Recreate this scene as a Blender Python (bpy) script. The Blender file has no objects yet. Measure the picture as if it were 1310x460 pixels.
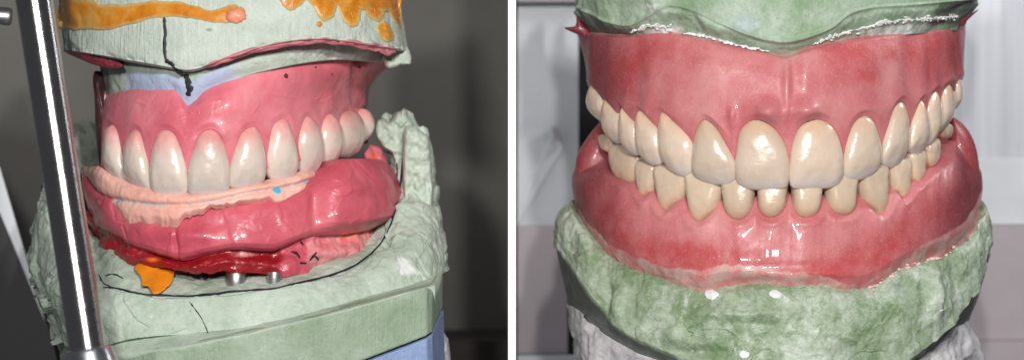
import bpy, bmesh, math, random
import numpy as np
from mathutils import Vector

sc = bpy.context.scene
sc.unit_settings.scale_length = 0.0128      # 1 unit = 12.8 mm: a macro set-up
D = 45.0                                    # camera distance in units

# ------------------------------------------------------------ camera, world, lamps
cam_d = bpy.data.cameras.new('camera'); cam = bpy.data.objects.new('camera', cam_d)
sc.collection.objects.link(cam); sc.camera = cam
cam.location = (0, -D, 0); cam.rotation_euler = (math.radians(90), 0, 0)
cam_d.sensor_width = 36; cam_d.lens = 36 * D / 13.10
cam_d.clip_start = 0.1; cam_d.clip_end = 300
cam_d.dof.use_dof = True; cam_d.dof.focus_distance = D + 0.6; cam_d.dof.aperture_fstop = 0.30

world = bpy.data.worlds.new('World'); sc.world = world; world.use_nodes = True
world.node_tree.nodes['Background'].inputs[0].default_value = (0.62, 0.65, 0.70, 1)
world.node_tree.nodes['Background'].inputs[1].default_value = 0.13
sc.view_settings.view_transform = 'Standard'; sc.view_settings.look = 'None'
sc.view_settings.exposure = 0; sc.view_settings.gamma = 1

def lamp(name, loc, target, sx, sy, power, col=(1, 1, 1)):
    l = bpy.data.lights.new(name, 'AREA'); l.shape = 'RECTANGLE'; l.size = sx; l.size_y = sy
    l.energy = power; l.color = col
    o = bpy.data.objects.new(name, l); sc.collection.objects.link(o)
    o.location = loc
    o.rotation_euler = (Vector(target) - Vector(loc)).to_track_quat('-Z', 'Y').to_euler()
    return o
lamp('flash_lamp', (2.0, -34, 9.5), (3.6, 0, -0.2), .8, 1.6, 5000, (1, .985, .96))
lamp('flash_lamp', (5.0, -34, 9.5), (3.6, 0, -0.2), .8, 1.6, 5000, (1, .985, .96))
lamp('flash_lamp', (-4.6, -34, 5.5), (-3.6, 0, -0.2), 1.6, 1.6, 5600, (1, .985, .96))
lamp('added_backdrop_fill', (11.5, 2.5, 7.5), (4.5, 11, -1), 3, 3, 640, (.96, .98, 1))  # unseen lamp, added to lighten the right backdrop

lamp('added_backdrop_fill', (-1.2, 3.5, 7), (-2.2, 13, -.5), 2, 2, 110, (1, .98, .95))  # unseen low lamp, added to lift the shadow on the left backdrop

# ------------------------------------------------------------ numeric helpers
def lin(r, g, b):
    f = lambda c: (c/255/12.92) if c/255 <= .04045 else ((c/255+.055)/1.055)**2.4
    return (f(r), f(g), f(b), 1)

def P(px, py, Y):
    px, py, Y = np.broadcast_arrays(np.asarray(px, float), np.asarray(py, float), np.asarray(Y, float))
    k = (D + Y) / D
    return np.stack([(px-655)/100*k, Y, (230-py)/100*k], -1)

def unP(V):
    k = (D + V[..., 1]) / D
    return V[..., 0]/k*100+655, 230 - V[..., 2]/k*100

def _h(ix, iy, iz, s):
    n = (ix*374761393 + iy*668265263 + iz*2147483647 + s*974634777) & 0xffffffff
    n = ((n ^ (n >> 13)) * 1274126177) & 0xffffffff
    n = n ^ (n >> 16)
    return (n & 0xffff) / 65535.0

def vnoise(p, s=0):
    i = np.floor(p).astype(np.int64); f = p - i; f = f*f*(3-2*f)
    r = 0
    for dx in (0, 1):
        for dy in (0, 1):
            for dz in (0, 1):
                w = (f[..., 0] if dx else 1-f[..., 0])*(f[..., 1] if dy else 1-f[..., 1])*(f[..., 2] if dz else 1-f[..., 2])
                r = r + w*_h(i[..., 0]+dx, i[..., 1]+dy, i[..., 2]+dz, s)
    return r*2-1

def fbm(p, sc_=1.0, o=4, s=0):
    r = 0; a = .5
    q = p*sc_
    for k in range(o):
        r = r + a*vnoise(q + 13.7*k, s+k); q = q*2.03; a *= .5
    return r

def cells(p, sc_=1.0, s=0):
    """distance to nearest and second nearest cell point, and the id of the nearest"""
    q = p*sc_; i = np.floor(q).astype(np.int64)
    d1 = np.full(q.shape[:-1], 9.); d2 = d1.copy(); idn = d1*0
    for dx in (-1, 0, 1):
        for dy in (-1, 0, 1):
            for dz in (-1, 0, 1):
                c = i + np.array([dx, dy, dz])
                hx, hy, hz = (_h(c[..., 0], c[..., 1], c[..., 2], s+k) for k in (1, 2, 3))
                d = np.sqrt((c[..., 0]+hx-q[..., 0])**2+(c[..., 1]+hy-q[..., 1])**2+(c[..., 2]+hz-q[..., 2])**2)
                m = d < d1
                d2 = np.where(m, d1, np.minimum(d2, d)); idn = np.where(m, hx, idn); d1 = np.where(m, d, d1)
    return d1, d2, idn

def ss(a, b, x):
    t = np.clip((np.asarray(x, float)-a)/(b-a), 0, 1); return t*t*(3-2*t)

def poly(pts):
    """smooth y(x) through traced points"""
    xs = np.array([p[0] for p in pts], float); ys = np.array([p[1] for p in pts], float)
    m = np.gradient(ys, xs)
    def f(x):
        x = np.asarray(x, float); xc = np.clip(x, xs[0], xs[-1])
        i = np.clip(np.searchsorted(xs, xc)-1, 0, len(xs)-2)
        h = xs[i+1]-xs[i]; t = (xc-xs[i])/h
        d = (ys[i+1]-ys[i])/h
        m0 = np.where(d*m[i] > 0, np.sign(d)*np.minimum(abs(m[i]), 2.5*abs(d)), 0)
        m1 = np.where(d*m[i+1] > 0, np.sign(d)*np.minimum(abs(m[i+1]), 2.5*abs(d)), 0)
        return (2*t**3-3*t*t+1)*ys[i]+(t**3-2*t*t+t)*h*m0+(-2*t**3+3*t*t)*ys[i+1]+(t**3-t*t)*h*m1
    return f

def gnormals(G):
    du = np.gradient(G, axis=1); dv = np.gradient(G, axis=0)
    n = np.cross(du, dv); n /= np.linalg.norm(n, axis=-1, keepdims=True)+1e-9
    return n

# ------------------------------------------------------------ things and meshes
def thing(name, label, cat, loc=(0, 0, 0), group=None):
    o = bpy.data.objects.new(name, None); sc.collection.objects.link(o)
    o.location = loc; o['label'] = label; o['category'] = cat; o.empty_display_size = .2
    if group: o['group'] = group
    return o

def tag(o, label, cat, group=None):
    o['label'] = label; o['category'] = cat
    if group: o['group'] = group
    return o

def mesh(name, V, F, mat, parent=None, smooth=True, attr=None, origin=None, mats=None):
    V = np.asarray(V, float).reshape(-1, 3)
    off = np.zeros(3)
    if parent is not None:
        q = parent
        while q is not None: off += np.array(q.location); q = q.parent
    loc = np.zeros(3)
    if origin is not None: loc = np.array(origin, float) - off
    me = bpy.data.meshes.new(name)
    me.from_pydata((V - off - loc).tolist(), [], F)
    if attr is not None:
        ca = me.color_attributes.new('mask', 'FLOAT_COLOR', 'POINT')
        a = np.ones((len(V), 4)); a[:, :attr.shape[-1]] = attr.reshape(len(V), -1)
        ca.data.foreach_set('color', a.ravel())
    bm = bmesh.new(); bm.from_mesh(me); bmesh.ops.recalc_face_normals(bm, faces=bm.faces); bm.to_mesh(me); bm.free()
    if smooth: me.polygons.foreach_set('use_smooth', [True]*len(me.polygons))
    me.materials.append(mat)
    o = bpy.data.objects.new(name, me); sc.collection.objects.link(o)
    o.location = loc
    if parent is not None: o.parent = parent
    return o

def shell(name, G, B, mat, parent=None, attr=None, smooth=True):
    """closed body: front grid G, back grid B of the same size"""
    R, C = G.shape[:2]; n = R*C
    F = []
    idx = np.arange(n).reshape(R, C)
    a, b, c, d = idx[:-1, :-1].ravel(), idx[:-1, 1:].ravel(), idx[1:, 1:].ravel(), idx[1:, :-1].ravel()
    F += list(zip(a.tolist(), b.tolist(), c.tolist(), d.tolist()))
    F += list(zip((d+n).tolist(), (c+n).tolist(), (b+n).tolist(), (a+n).tolist()))
    ring = list(idx[0, :]) + list(idx[1:, -1]) + list(idx[-1, -2::-1]) + list(idx[-2:0:-1, 0])
    ring = [int(r) for r in ring]
    for i in range(len(ring)):
        p, q = ring[i], ring[(i+1) % len(ring)]
        F.append((q, p, p+n, q+n))
    V = np.concatenate([G.reshape(-1, 3), B.reshape(-1, 3)])
    at = None
    if attr is not None: at = np.concatenate([attr.reshape(n, -1)]*2)
    return mesh(name, V, F, mat, parent, smooth, at)

def solid(name, G, dirs, mat, parent=None, attr=None, round_=0.0, smooth=True):
    B = G + dirs
    return shell(name, G, B, mat, parent, attr, smooth)

def crsmooth(pts, n, closed=True):
    pts = np.array(pts, float); m = len(pts)
    out = []
    segs = m if closed else m-1
    per = max(2, n//segs)
    for i in range(segs):
        p0, p1, p2, p3 = [pts[(i+k) % m] if closed else pts[min(max(i+k, 0), m-1)] for k in (-1, 0, 1, 2)]
        for j in range(per):
            t = j/per
            out.append(.5*((2*p1)+(-p0+p2)*t+(2*p0-5*p1+4*p2-p3)*t*t+(-p0+3*p1-3*p2+p3)*t**3))
    if not closed: out.append(pts[-1])
    return np.array(out)

def rings_mesh(name, O, C, fpos, mat, parent, nr=14, attrf=None, back=True):
    """closed pillow from an outline O (n,2) round centre C; fpos(pts2d, r, side) -> 3D"""
    n = len(O); V = []; A = []
    rs = np.sin(np.linspace(0, math.pi/2, nr+1))[1:]
    def put(p, r, side):
        V.append(fpos(p, r, side))
        if attrf: A.append(attrf(p, r))
    put(C[None], np.zeros(1), 1)
    for r in rs: put(C+(O-C)*r, np.full(n, r), 1)
    for r in rs[:-1][::-1]: put(C+(O-C)*r, np.full(n, r), -1)
    put(C[None], np.zeros(1), -1)
    F = []
    nrg = len(rs)*2-1
    st = lambda k: 1+k*n
    for i in range(n): F.append((0, 1+i, 1+(i+1) % n))
    for k in range(nrg-1):
        for i in range(n):
            j = (i+1) % n
            F.append((st(k)+i, st(k+1)+i, st(k+1)+j, st(k)+j))
    last = st(nrg)
    for i in range(n): F.append((st(nrg-1)+(i+1) % n, st(nrg-1)+i, last))
    V = np.concatenate(V); at = np.concatenate(A) if A else None
    return mesh(name, V, F, mat, parent, True, at)

def ylook(G, maxn=45000):
    V = G.reshape(-1, 3); px, py = unP(V)
    if len(V) > maxn:
        st = int(math.ceil(len(V)/maxn)); V, px, py = V[::st], px[::st], py[::st]
    def f(x, y):
        x = np.atleast_1d(x).astype(float); y = np.atleast_1d(y).astype(float)
        out = np.empty(len(x))
        for i in range(len(x)):
            d = (px-x[i])**2+(py-y[i])**2
            k = np.argpartition(d, 5)[:5]
            k = k[d[k] < d[k].min()+60]
            out[i] = V[k, 1].min()
        return out
    return f

def pillow(name, outline, Yf, H, mat, parent, n=48, back=.05, nr=6, rough=0.0, p=2.2, attrf=None, seed=0, chip=0):
    O = crsmooth(outline, n)
    if rough:
        a = np.linspace(0, 2*math.pi, len(O), endpoint=False)
        w = vnoise(np.stack([np.cos(a)*3+seed, np.sin(a)*3, a*0], -1), seed)+.6*vnoise(np.stack([np.cos(a)*8+seed, np.sin(a)*8, a*0], -1), seed)
        C = O.mean(0); O = C+(O-C)*(1+rough*w[:, None])
    C = O.mean(0)
    if not callable(Yf):
        y0 = Yf; Yf = lambda x, y: np.full(len(np.atleast_1d(x)), y0, float)
    def fpos(pt, r, side):
        h = H*np.clip(1-r**p, 0, 1)**.5
        Y = Yf(pt[:, 0], pt[:, 1])
        Y = Y - h if side > 0 else Y + back
        if side > 0 and rough: Y = Y - .25*H*vnoise(np.stack([pt[:, 0]*.15, pt[:, 1]*.15, pt[:, 0]*0+seed], -1))*(1-r**4)
        if side > 0 and chip: Y = Y - chip*facets(P(pt[:, 0], pt[:, 1], 0), 1.7, seed)*(1-r**6) - .3*chip*facets(P(pt[:, 0], pt[:, 1], 0), 5, seed)*(1-r**6)
        return P(pt[:, 0], pt[:, 1], Y)
    return rings_mesh(name, O, C, fpos, mat, parent, nr=nr, attrf=attrf)

def strip(name, pts, Yf, H, mat, parent, n=60, back=.05, rough=0.0, seed=0, m=8):
    """a ribbon with a domed section; pts = (px, py, width)"""
    S = crsmooth(pts, n, closed=False)
    T = np.gradient(S[:, :2], axis=0); T /= np.linalg.norm(T, axis=1, keepdims=True)+1e-9
    N = np.stack([-T[:, 1], T[:, 0]], -1)
    a = np.linspace(-1, 1, m*2+1)
    w = S[:, 2].copy()/2
    L = len(S); u = np.arange(L)
    w = np.maximum(w, .3)
    e = np.minimum(u, L-1-u); w = w*np.sqrt(np.clip((e+.3)/3, 0, 1))
    w1 = w*(1+rough*vnoise(np.stack([u*.35, u*0+seed, u*0], -1))); w2 = w*(1+rough*vnoise(np.stack([u*.35, u*0+seed+9, u*0], -1)))
    X = S[:, None, :2] + N[:, None, :]*a[None, :, None]*np.where(a[None, :] > 0, w1[:, None], w2[:, None])[..., None]
    if callable(Yf): Y = Yf(X[..., 0].ravel(), X[..., 1].ravel()).reshape(X.shape[:2])
    else: Y = np.full(X.shape[:2], float(Yf))
    h = H*np.sqrt(np.clip(1-a**2, 0, 1))[None, :]*np.clip((e+.5)/3, 0, 1)[:, None]
    Gf = P(X[..., 0], X[..., 1], Y-h); Bk = P(X[..., 0], X[..., 1], Y+back)
    A = np.zeros(X.shape[:2]+(3,)); A[..., 0] = abs(a)[None, :]
    return shell(name, Gf, Bk, mat, parent, A)

def arch(xc, XL, XR, bL, bR, rows, phiL=105, phiR=105, nu=300, nv=100, vs=None, Y0=0, prof=None):
    """surface round a dental arch. rows: list of (v, polyline py(px)); XL/XR: silhouette px as functions of v"""
    phi = np.radians(np.linspace(-phiL, phiR, nu)); v = np.linspace(0, 1, nv)
    PH, V = np.meshgrid(phi, v)
    s = np.sin(PH); xl = XL(V); xr = XR(V)
    px = np.where(s > 0, xc+s*(xr-xc), xc+s*(xc-xl))
    rv = [r[0] for r in rows]; ys = np.stack([r[1](px) for r in rows])
    py = np.zeros_like(px)
    for i in range(len(rows)-1):
        m = (V >= rv[i]) & (V <= rv[i+1])
        t = (V-rv[i])/(rv[i+1]-rv[i])
        py = np.where(m, ys[i]*(1-t)+ys[i+1]*t, py)
    Y = Y0 + np.where(PH > 0, bR, bL)*(1-np.cos(PH)) + (prof(V) if prof else 0)
    G = P(px, py, Y)
    aL = bL*np.sin(PH); ax = np.where(PH > 0, (xr-xc)/100*np.cos(PH), (xc-xl)/100*np.cos(PH))
    ay = np.where(PH > 0, bR, bL)*np.sin(PH)
    nrm = np.stack([ay, -ax, ay*0], -1); nrm /= np.linalg.norm(nrm, axis=-1, keepdims=True)+1e-9
    return G, nrm, px, py, V, PH

def archpos(px, xc, xl, xr, bL, bR, Y0=0):
    if px > xc: A, b = (xr-xc)/100, bR
    else: A, b = (xc-xl)/100, bL
    s = min(.985, max(-.985, (px-xc)/100/A)); c = math.sqrt(1-s*s)
    return Y0+b*(1-c), math.atan2(b*s, A*c)

class Tooth:
    def __init__(self, pts, full=0):
        self.O = crsmooth(pts, 60); self.C = (self.O.min(0)+self.O.max(0))/2
        d = self.O-self.C
        if full:
            th = np.arctan2(d[:, 1]/np.ptp(self.O[:, 1]), d[:, 0]/np.ptp(self.O[:, 0]))
            d = d*(1+full*np.sin(2*th)**2*(d[:, 1] > 0))[:, None]; self.O = self.C+d
        self.th = np.arctan2(d[:, 1], d[:, 0]); self.R = np.hypot(d[:, 0], d[:, 1])
        o = np.argsort(self.th); self.th = self.th[o]; self.R = self.R[o]
        self.w = np.ptp(self.O[:, 0]); self.h = np.ptp(self.O[:, 1])
    def dist(self, px, py):
        dx, dy = px-self.C[0], py-self.C[1]
        return np.hypot(dx, dy)-np.interp(np.arctan2(dy, dx), self.th, self.R, period=2*math.pi)

def build_tooth(T, Y, yaw, H, mat, parent, up=True, back=.32, seed=0, lean=0.05, pw=2.5):
    cx, cy = T.C; cs = max(.30, math.cos(yaw)); w = T.w/100/2/cs; h = T.h/2
    # keep the domed front from pushing the outline sideways
    base = P(cx, cy, Y)
    t = np.array([math.cos(yaw), math.sin(yaw), 0]); nn = np.array([math.sin(yaw), -math.cos(yaw), 0])
    k = (D+Y)/D
    def fpos(pt, r, side):
        a = (pt[:, 0]-cx)/100*k/cs; z = -(pt[:, 1]-cy)/100*k
        tt = (pt[:, 1]-cy)/h            # -1 top .. 1 bottom
        if not up: tt = -tt             # tt = 1 at the biting edge
        if side > 0:
            hh = H*np.clip(1-r**pw, 0, 1)**.52
            u = a/w
            hh = hh*(1-.10*(tt > 0)*tt) + .006*cs*np.cos(u*7.5)*np.clip(1-r**3, 0, 1)*ss(-.4, .6, tt)
            q = np.stack([a*9+seed*3.1, z*14, z*0+seed], -1)
            hh = hh + .006*fbm(q, 1, 3)*np.clip(1-r**4, 0, 1)
        else:
            hh = -back*np.clip(1-r**2.5, 0, 1)**.5
        inn = -lean*ss(.2, 1.1, tt)
        return base + t*a[:, None] + nn*(hh+inn)[:, None] + np.array([0, 0, 1])*z[:, None]
    def attrf(pt, r):
        tt = (pt[:, 1]-cy)/h
        if not up: tt = -tt
        return np.stack([(tt+1)/2, np.full(len(pt), (seed*.37) % 1), r], -1)
    return rings_mesh('tooth', T.O, T.C, fpos, mat, parent, nr=16, attrf=attrf)

def tooth_relief(G, nrm, px, py, teeth, up, dip=.24, collar=.035, cd=3.5, emin=.05, elen=55, front=None):
    dm = np.full(px.shape, 99.); em = np.zeros(px.shape)
    for T in teeth:
        m = (abs(px-T.C[0]) < T.w) & (abs(py-T.C[1]) < T.h*1.6)
        d = np.full(px.shape, 99.); d[m] = T.dist(px[m], py[m])
        dm = np.minimum(dm, d)
        dv = (T.C[1]-py) if up else (py-T.C[1])
        em = em + np.exp(-((px-T.C[0])/(.38*T.w))**2)*np.exp(-np.clip(dv-T.h*.4, 0, 999)/elen)*ss(T.h*.1, T.h*.6, dv)
    inside = -dip*ss(.8, 5, -dm)
    col = collar*np.exp(-((dm-cd)/7.)**2)*(dm > 0) + 0
    disp = np.where(dm < 0, inside+collar*math.exp(-(cd/7.)**2)*ss(3, 0, -dm), col+emin*em*ss(0, 8, dm))
    return disp, dm

# ------------------------------------------------------------ materials
class M:
    def __init__(self, name):
        self.m = bpy.data.materials.new(name); self.m.use_nodes = True
        self.t = self.m.node_tree; self.b = self.t.nodes['Principled BSDF']
        self.tc = self.t.nodes.new('ShaderNodeTexCoord')
    def n(self, ty, **kw):
        x = self.t.nodes.new(ty)
        for k, v in kw.items(): setattr(x, k, v)
        return x
    def l(self, a, b): self.t.links.new(a, b)
    def coord(self, sx=1, sy=1, sz=1):
        mp = self.n('ShaderNodeMapping'); mp.inputs['Scale'].default_value = (sx, sy, sz)
        self.l(self.tc.outputs['Object'], mp.inputs[0]); return mp.outputs[0]
    def noise(self, scale, detail=4, rough=.5, co=None, dist=0):
        x = self.n('ShaderNodeTexNoise'); x.inputs['Scale'].default_value = scale
        x.inputs['Detail'].default_value = detail; x.inputs['Roughness'].default_value = rough
        x.inputs['Distortion'].default_value = dist
        self.l(co or self.tc.outputs['Object'], x.inputs['Vector']); return x.outputs['Fac']
    def vor(self, scale, feature='F1', co=None):
        x = self.n('ShaderNodeTexVoronoi', feature=feature); x.inputs['Scale'].default_value = scale
        self.l(co or self.tc.outputs['Object'], x.inputs['Vector']); return x.outputs['Distance']
    def ramp(self, src, stops):
        x = self.n('ShaderNodeValToRGB'); e = x.color_ramp.elements
        e[0].position, e[0].color = stops[0]; e[1].position, e[1].color = stops[-1]
        for s in stops[1:-1]:
            q = e.new(s[0]); q.color = s[1]
        self.l(src, x.inputs[0]); return x.outputs[0]
    def step(self, src, a, b, lo=0, hi=1):
        x = self.n('ShaderNodeMapRange', interpolation_type='SMOOTHSTEP'); 
        for i, v in zip((1, 2, 3, 4), (a, b, lo, hi)): x.inputs[i].default_value = v
        self.l(src, x.inputs[0]); return x.outputs[0]
    def mix(self, f, a, b, bt='MIX'):
        x = self.n('ShaderNodeMix', data_type='RGBA', blend_type=bt)
        for i, v in ((0, f), (6, a), (7, b)):
            if hasattr(v, 'links') or isinstance(v, bpy.types.NodeSocket): self.l(v, x.inputs[i])
            else: x.inputs[i].default_value = v
        return x.outputs[2]
    def math(self, op, a, b=0):
        x = self.n('ShaderNodeMath', operation=op)
        for i, v in ((0, a), (1, b)):
            if isinstance(v, bpy.types.NodeSocket): self.l(v, x.inputs[i])
            else: x.inputs[i].default_value = v
        return x.outputs[0]
    def mask(self):
        a = self.n('ShaderNodeVertexColor', layer_name='mask'); s = self.n('ShaderNodeSeparateColor')
        self.l(a.outputs[0], s.inputs[0]); return s.outputs
    def set(self, **kw):
        for k, v in kw.items():
            i = self.b.inputs[k.replace('_', ' ')]
            if isinstance(v, bpy.types.NodeSocket): self.l(v, i)
            else: i.default_value = v
    def bump(self, h, strength=.3, dist=.02):
        prev = self.b.inputs['Normal'].links
        x = self.n('ShaderNodeBump'); x.inputs['Strength'].default_value = strength; x.inputs['Distance'].default_value = dist
        self.l(h, x.inputs['Height'])
        if prev: self.l(prev[0].from_socket, x.inputs['Normal'])
        self.l(x.outputs[0], self.b.inputs['Normal'])
    def sss(self, w, r=(.3, .1, .07), s=.25):
        self.b.inputs['Subsurface Weight'].default_value = w
        self.b.inputs['Subsurface Radius'].default_value = r; self.b.inputs['Subsurface Scale'].default_value = s

def gum_right():
    g = M('veined_pink_acrylic'); mk = g.mask()
    base = g.ramp(g.noise(1.3, 5, .6), [(.3, lin(184, 90, 96)), (.5, lin(196, 114, 117)), (.72, lin(210, 142, 142))])
    zone = g.step(g.math('ADD', mk[0], g.math('MULTIPLY', g.math('SUBTRACT', g.noise(3.6, 6, .66), .5), 1.25)), .12, .95)
    c = g.mix(g.math('MULTIPLY', zone, .85), base, lin(176, 48, 50))
    c = g.mix(g.math('MULTIPLY', mk[2], .85), c, lin(112, 36, 46))  # third mask: darker sides, part resin tone, part shade painted in
    pale = g.mix(g.step(g.noise(3.2, 6, .65), .38, .62), lin(196, 160, 152), lin(200, 118, 120))
    c = g.mix(g.step(g.math('ADD', mk[1], g.math('MULTIPLY', g.math('SUBTRACT', g.noise(5, 5, .65), .5), .7)), .25, .7), c, pale)
    sp = g.step(g.noise(58, 2, .6), .60, .74)
    c = g.mix(g.math('MULTIPLY', sp, .42), c, lin(246, 206, 206))
    sp2 = g.step(g.noise(33, 2, .6, g.coord(1, 1, 2.2)), .60, .75)
    c = g.mix(g.math('MULTIPLY', sp2, .25), c, lin(165, 45, 50))
    g.set(Base_Color=c, Roughness=g.step(g.noise(7, 3), .3, .7, .38, .54), IOR=1.47, Coat_Weight=.12, Coat_Roughness=.07)
    g.sss(.12); g.bump(g.noise(48, 3, .6), .30, .012); g.bump(g.noise(5, 3, .5), .22, .05)
    return g.m

def wax_pink(name='pink_wax', c1=(222, 122, 134), c2=(206, 94, 110), c3=(234, 154, 160), rough=.36):
    g = M(name); mk = g.mask()
    base = g.ramp(g.noise(1.1, 5, .6, dist=.5), [(.28, lin(*c2)), (.5, lin(*c1)), (.75, lin(*c3))])
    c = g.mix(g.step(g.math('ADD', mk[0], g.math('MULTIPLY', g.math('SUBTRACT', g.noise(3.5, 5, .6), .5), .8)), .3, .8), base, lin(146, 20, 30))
    c = g.mix(g.step(g.math('ADD', mk[1], g.math('MULTIPLY', g.math('SUBTRACT', g.noise(3.1, 5, .6), .5), .6)), .3, .8), c, lin(238, 112, 30))
    c = g.mix(g.step(g.math('ADD', mk[2], g.math('MULTIPLY', g.math('SUBTRACT', g.noise(6, 6, .7), .5), 1.2)), .35, .8), c, lin(226, 150, 152))
    fl = g.step(g.vor(4.2, co=g.coord(1, 1, .7)), .03, .09)
    g.set(Base_Color=c, Roughness=g.step(g.noise(6, 4, .6), .3, .7, rough-.10, rough+.14), IOR=1.44, Coat_Weight=.25, Coat_Roughness=.12)
    g.sss(.22, (.35, .12, .1), .35)
    g.bump(g.noise(22, 4, .65), .22, .018); g.bump(g.noise(3.2, 3, .5, dist=.6), .4, .06)
    return g.m

def enamel(name, neck, body, edge):
    g = M(name); mk = g.mask()
    c = g.ramp(g.math('ADD', mk[0], g.math('MULTIPLY', g.math('SUBTRACT', g.noise(4, 3), .5), .18)),
               [(.12, lin(*neck)), (.45, lin(*body)), (.78, lin(*body)), (.97, lin(*edge))])
    c = g.mix(g.math('MULTIPLY', g.step(g.noise(14, 4, .6, g.coord(1.6, 1, .5)), .45, .8), .35), c, lin(*[min(255, int(x*1.09)) for x in body]))
    hsv = g.n('ShaderNodeHueSaturation'); g.l(c, hsv.inputs['Color']); g.l(g.step(mk[1], 0, 1, .93, 1.05), hsv.inputs['Value'])
    g.set(Base_Color=hsv.outputs[0], Roughness=.26, IOR=1.52, Coat_Weight=.5, Coat_Roughness=.03)
    g.sss(.25, (.4, .3, .2), .22)
    g.bump(g.noise(16, 4, .6, g.coord(.7, .7, 2.2)), .22, .016); g.bump(g.noise(3.6, 2), .5, .05)
    return g.m

def stone(name, c1, c2, c3, white=.3, rough=.75, stri=False, spec=.4, fine=20):
    g = M(name); mk = g.mask()
    n1 = g.noise(1.6, 6, .62, dist=.4)
    c = g.ramp(n1, [(.25, lin(*c1)), (.48, lin(*c2)), (.7, lin(*c3))])
    pw = g.step(g.math('ADD', g.math('MULTIPLY', g.noise(1.4, 6, .6, dist=.3), .6), g.math('MULTIPLY', g.noise(11, 7, .75), .4)), .42, .66)
    c = g.mix(g.math('MULTIPLY', pw, white), c, lin(206, 214, 204))
    c = g.mix(g.math('MULTIPLY', g.step(g.noise(26, 4, .7), .52, .72), white*.35), c, lin(226, 230, 226))
    c = g.mix(g.math('MULTIPLY', g.step(g.noise(17, 4, .7), .54, .72), .22), c, lin(96, 110, 90))
    c = g.mix(mk[0], c, lin(172, 184, 214))                      # blue plaster
    c = g.mix(g.step(g.math('ADD', mk[1], g.math('MULTIPLY', g.math('SUBTRACT', g.noise(6, 6, .7), .5), 1.0)), .35, .7), c, lin(224, 226, 224))
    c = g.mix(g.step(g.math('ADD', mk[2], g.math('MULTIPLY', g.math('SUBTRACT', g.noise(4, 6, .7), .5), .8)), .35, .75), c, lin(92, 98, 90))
    g.set(Base_Color=c, Roughness=g.step(g.noise(5, 4), .35, .65, rough-.25, rough+.1))
    g.b.inputs['Specular IOR Level'].default_value = spec
    g.bump(g.noise(fine, 6, .7), .32, .022); g.bump(g.noise(60, 3, .6), .25, .01)
    g.bump(g.noise(4.5, 5, .6), .5, .06)
    g.bump(g.step(g.vor(5.5), .03, .12), .35, .03)
    if stri:
        g.bump(g.noise(9, 4, .7, g.coord(2.6, 2.6, .06)), .55, .04)
        g.bump(g.noise(3, 5, .6, g.coord(1, 1, .3)), .4, .05)
    return g.m

def plain(name, col, rough=.5, metal=0, nz=0, nscale=8, coat=0):
    g = M(name)
    c = lin(*col)
    if nz: 
        lo = tuple(x*(1-nz) for x in c[:3])+(1,); hi = tuple(min(1, x*(1+nz)) for x in c[:3])+(1,)
        c = g.ramp(g.noise(nscale, 5, .6), [(.3, lo), (.7, hi)])
    g.set(Base_Color=c, Roughness=rough, Metallic=metal, Coat_Weight=coat)
    g.bump(g.noise(30, 4, .6), .12, .01)
    return g.m

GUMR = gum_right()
WAXU = wax_pink('pink_wax')
WAXL = wax_pink('dark_pink_wax', (202, 88, 104), (180, 64, 84), (216, 112, 122), .42)
EN_R = enamel('cream_enamel', (208, 178, 154), (214, 194, 176), (214, 204, 198))
EN_L2 = enamel('yellow_enamel', (206, 176, 148), (208, 186, 163), (204, 186, 168))
EN_L = enamel('grey_enamel', (226, 156, 152), (216, 200, 188), (206, 200, 198))
ST_L = stone('pale_green_stone', (150, 168, 150), (172, 186, 170), (192, 202, 190), .35)
ST_LT = stone('trimmed_green_stone', (168, 182, 168), (184, 194, 182), (200, 208, 200), .3, .6, True)
ST_LB = stone('trimmed_base_stone', (128, 148, 122), (142, 160, 136), (160, 176, 156), .15, .6, True)
ST_R = stone('green_stone', (90, 118, 74), (126, 146, 112), (166, 180, 158), .72, .6, spec=.6)
ST_RU = stone('flat_green_stone', (110, 136, 102), (136, 158, 130), (160, 178, 156), .45, .7)
ST_DK = stone('dark_green_stone', (52, 66, 48), (72, 84, 66), (98, 104, 94), .2, .5)
PL_W = stone('white_plaster', (168, 162, 166), (196, 192, 196), (220, 218, 220), .3, .6)
PL_B = stone('blue_plaster', (118, 140, 184), (134, 154, 196), (150, 168, 206), .1, .7, True)

def orange_wax():
    g = M('orange_wax'); mk = g.mask()
    c = g.ramp(g.noise(2.6, 5, .6), [(.25, lin(170, 92, 12)), (.5, lin(208, 132, 34)), (.72, lin(212, 166, 84))])
    e = g.step(g.math('ADD', mk[0], g.math('MULTIPLY', g.math('SUBTRACT', g.noise(6, 5, .6), .5), .5)), .55, 1.0)
    c = g.mix(g.math('MULTIPLY', e, .75), c, lin(196, 180, 128))
    g.set(Base_Color=c, Roughness=.36, IOR=1.44, Coat_Weight=.1); g.sss(.3, (.4, .2, .05), .2)
    g.bump(g.noise(8, 3, .5), .2, .02); return g.m
ORW = orange_wax()
INK = plain('black_ink', (32, 28, 40), .6, nz=.3, nscale=30)
PINK_SHEET = plain('pink_sheet', (200, 122, 132), .45, nz=.25, nscale=4)
DKRED = plain('dark_red_resin', (120, 44, 58), .4, nz=.3, nscale=4, coat=.2)
POWDER = plain('white_powder', (226, 226, 226), .9, nz=.1)
DOT = plain('brown_red_speck', (110, 24, 20), .6)

def paste():
    g = M('peach_paste'); mk = g.mask()
    c = g.ramp(g.noise(1.8, 4), [(.3, lin(236, 172, 156)), (.7, lin(246, 196, 182))])
    c = g.mix(g.step(g.math('ADD', mk[0], g.math('MULTIPLY', g.math('SUBTRACT', g.noise(9, 6, .75), .5), 2.0)), .55, .95), c, lin(176, 190, 194))
    c = g.mix(mk[1], c, lin(80, 186, 220))
    c = g.mix(mk[2], c, lin(232, 168, 162))
    g.set(Base_Color=c, Roughness=.5); g.sss(.2, (.3, .15, .1), .2)
    g.bump(g.noise(7, 5, .6), .5, .05); return g.m
PASTE = paste()

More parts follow.
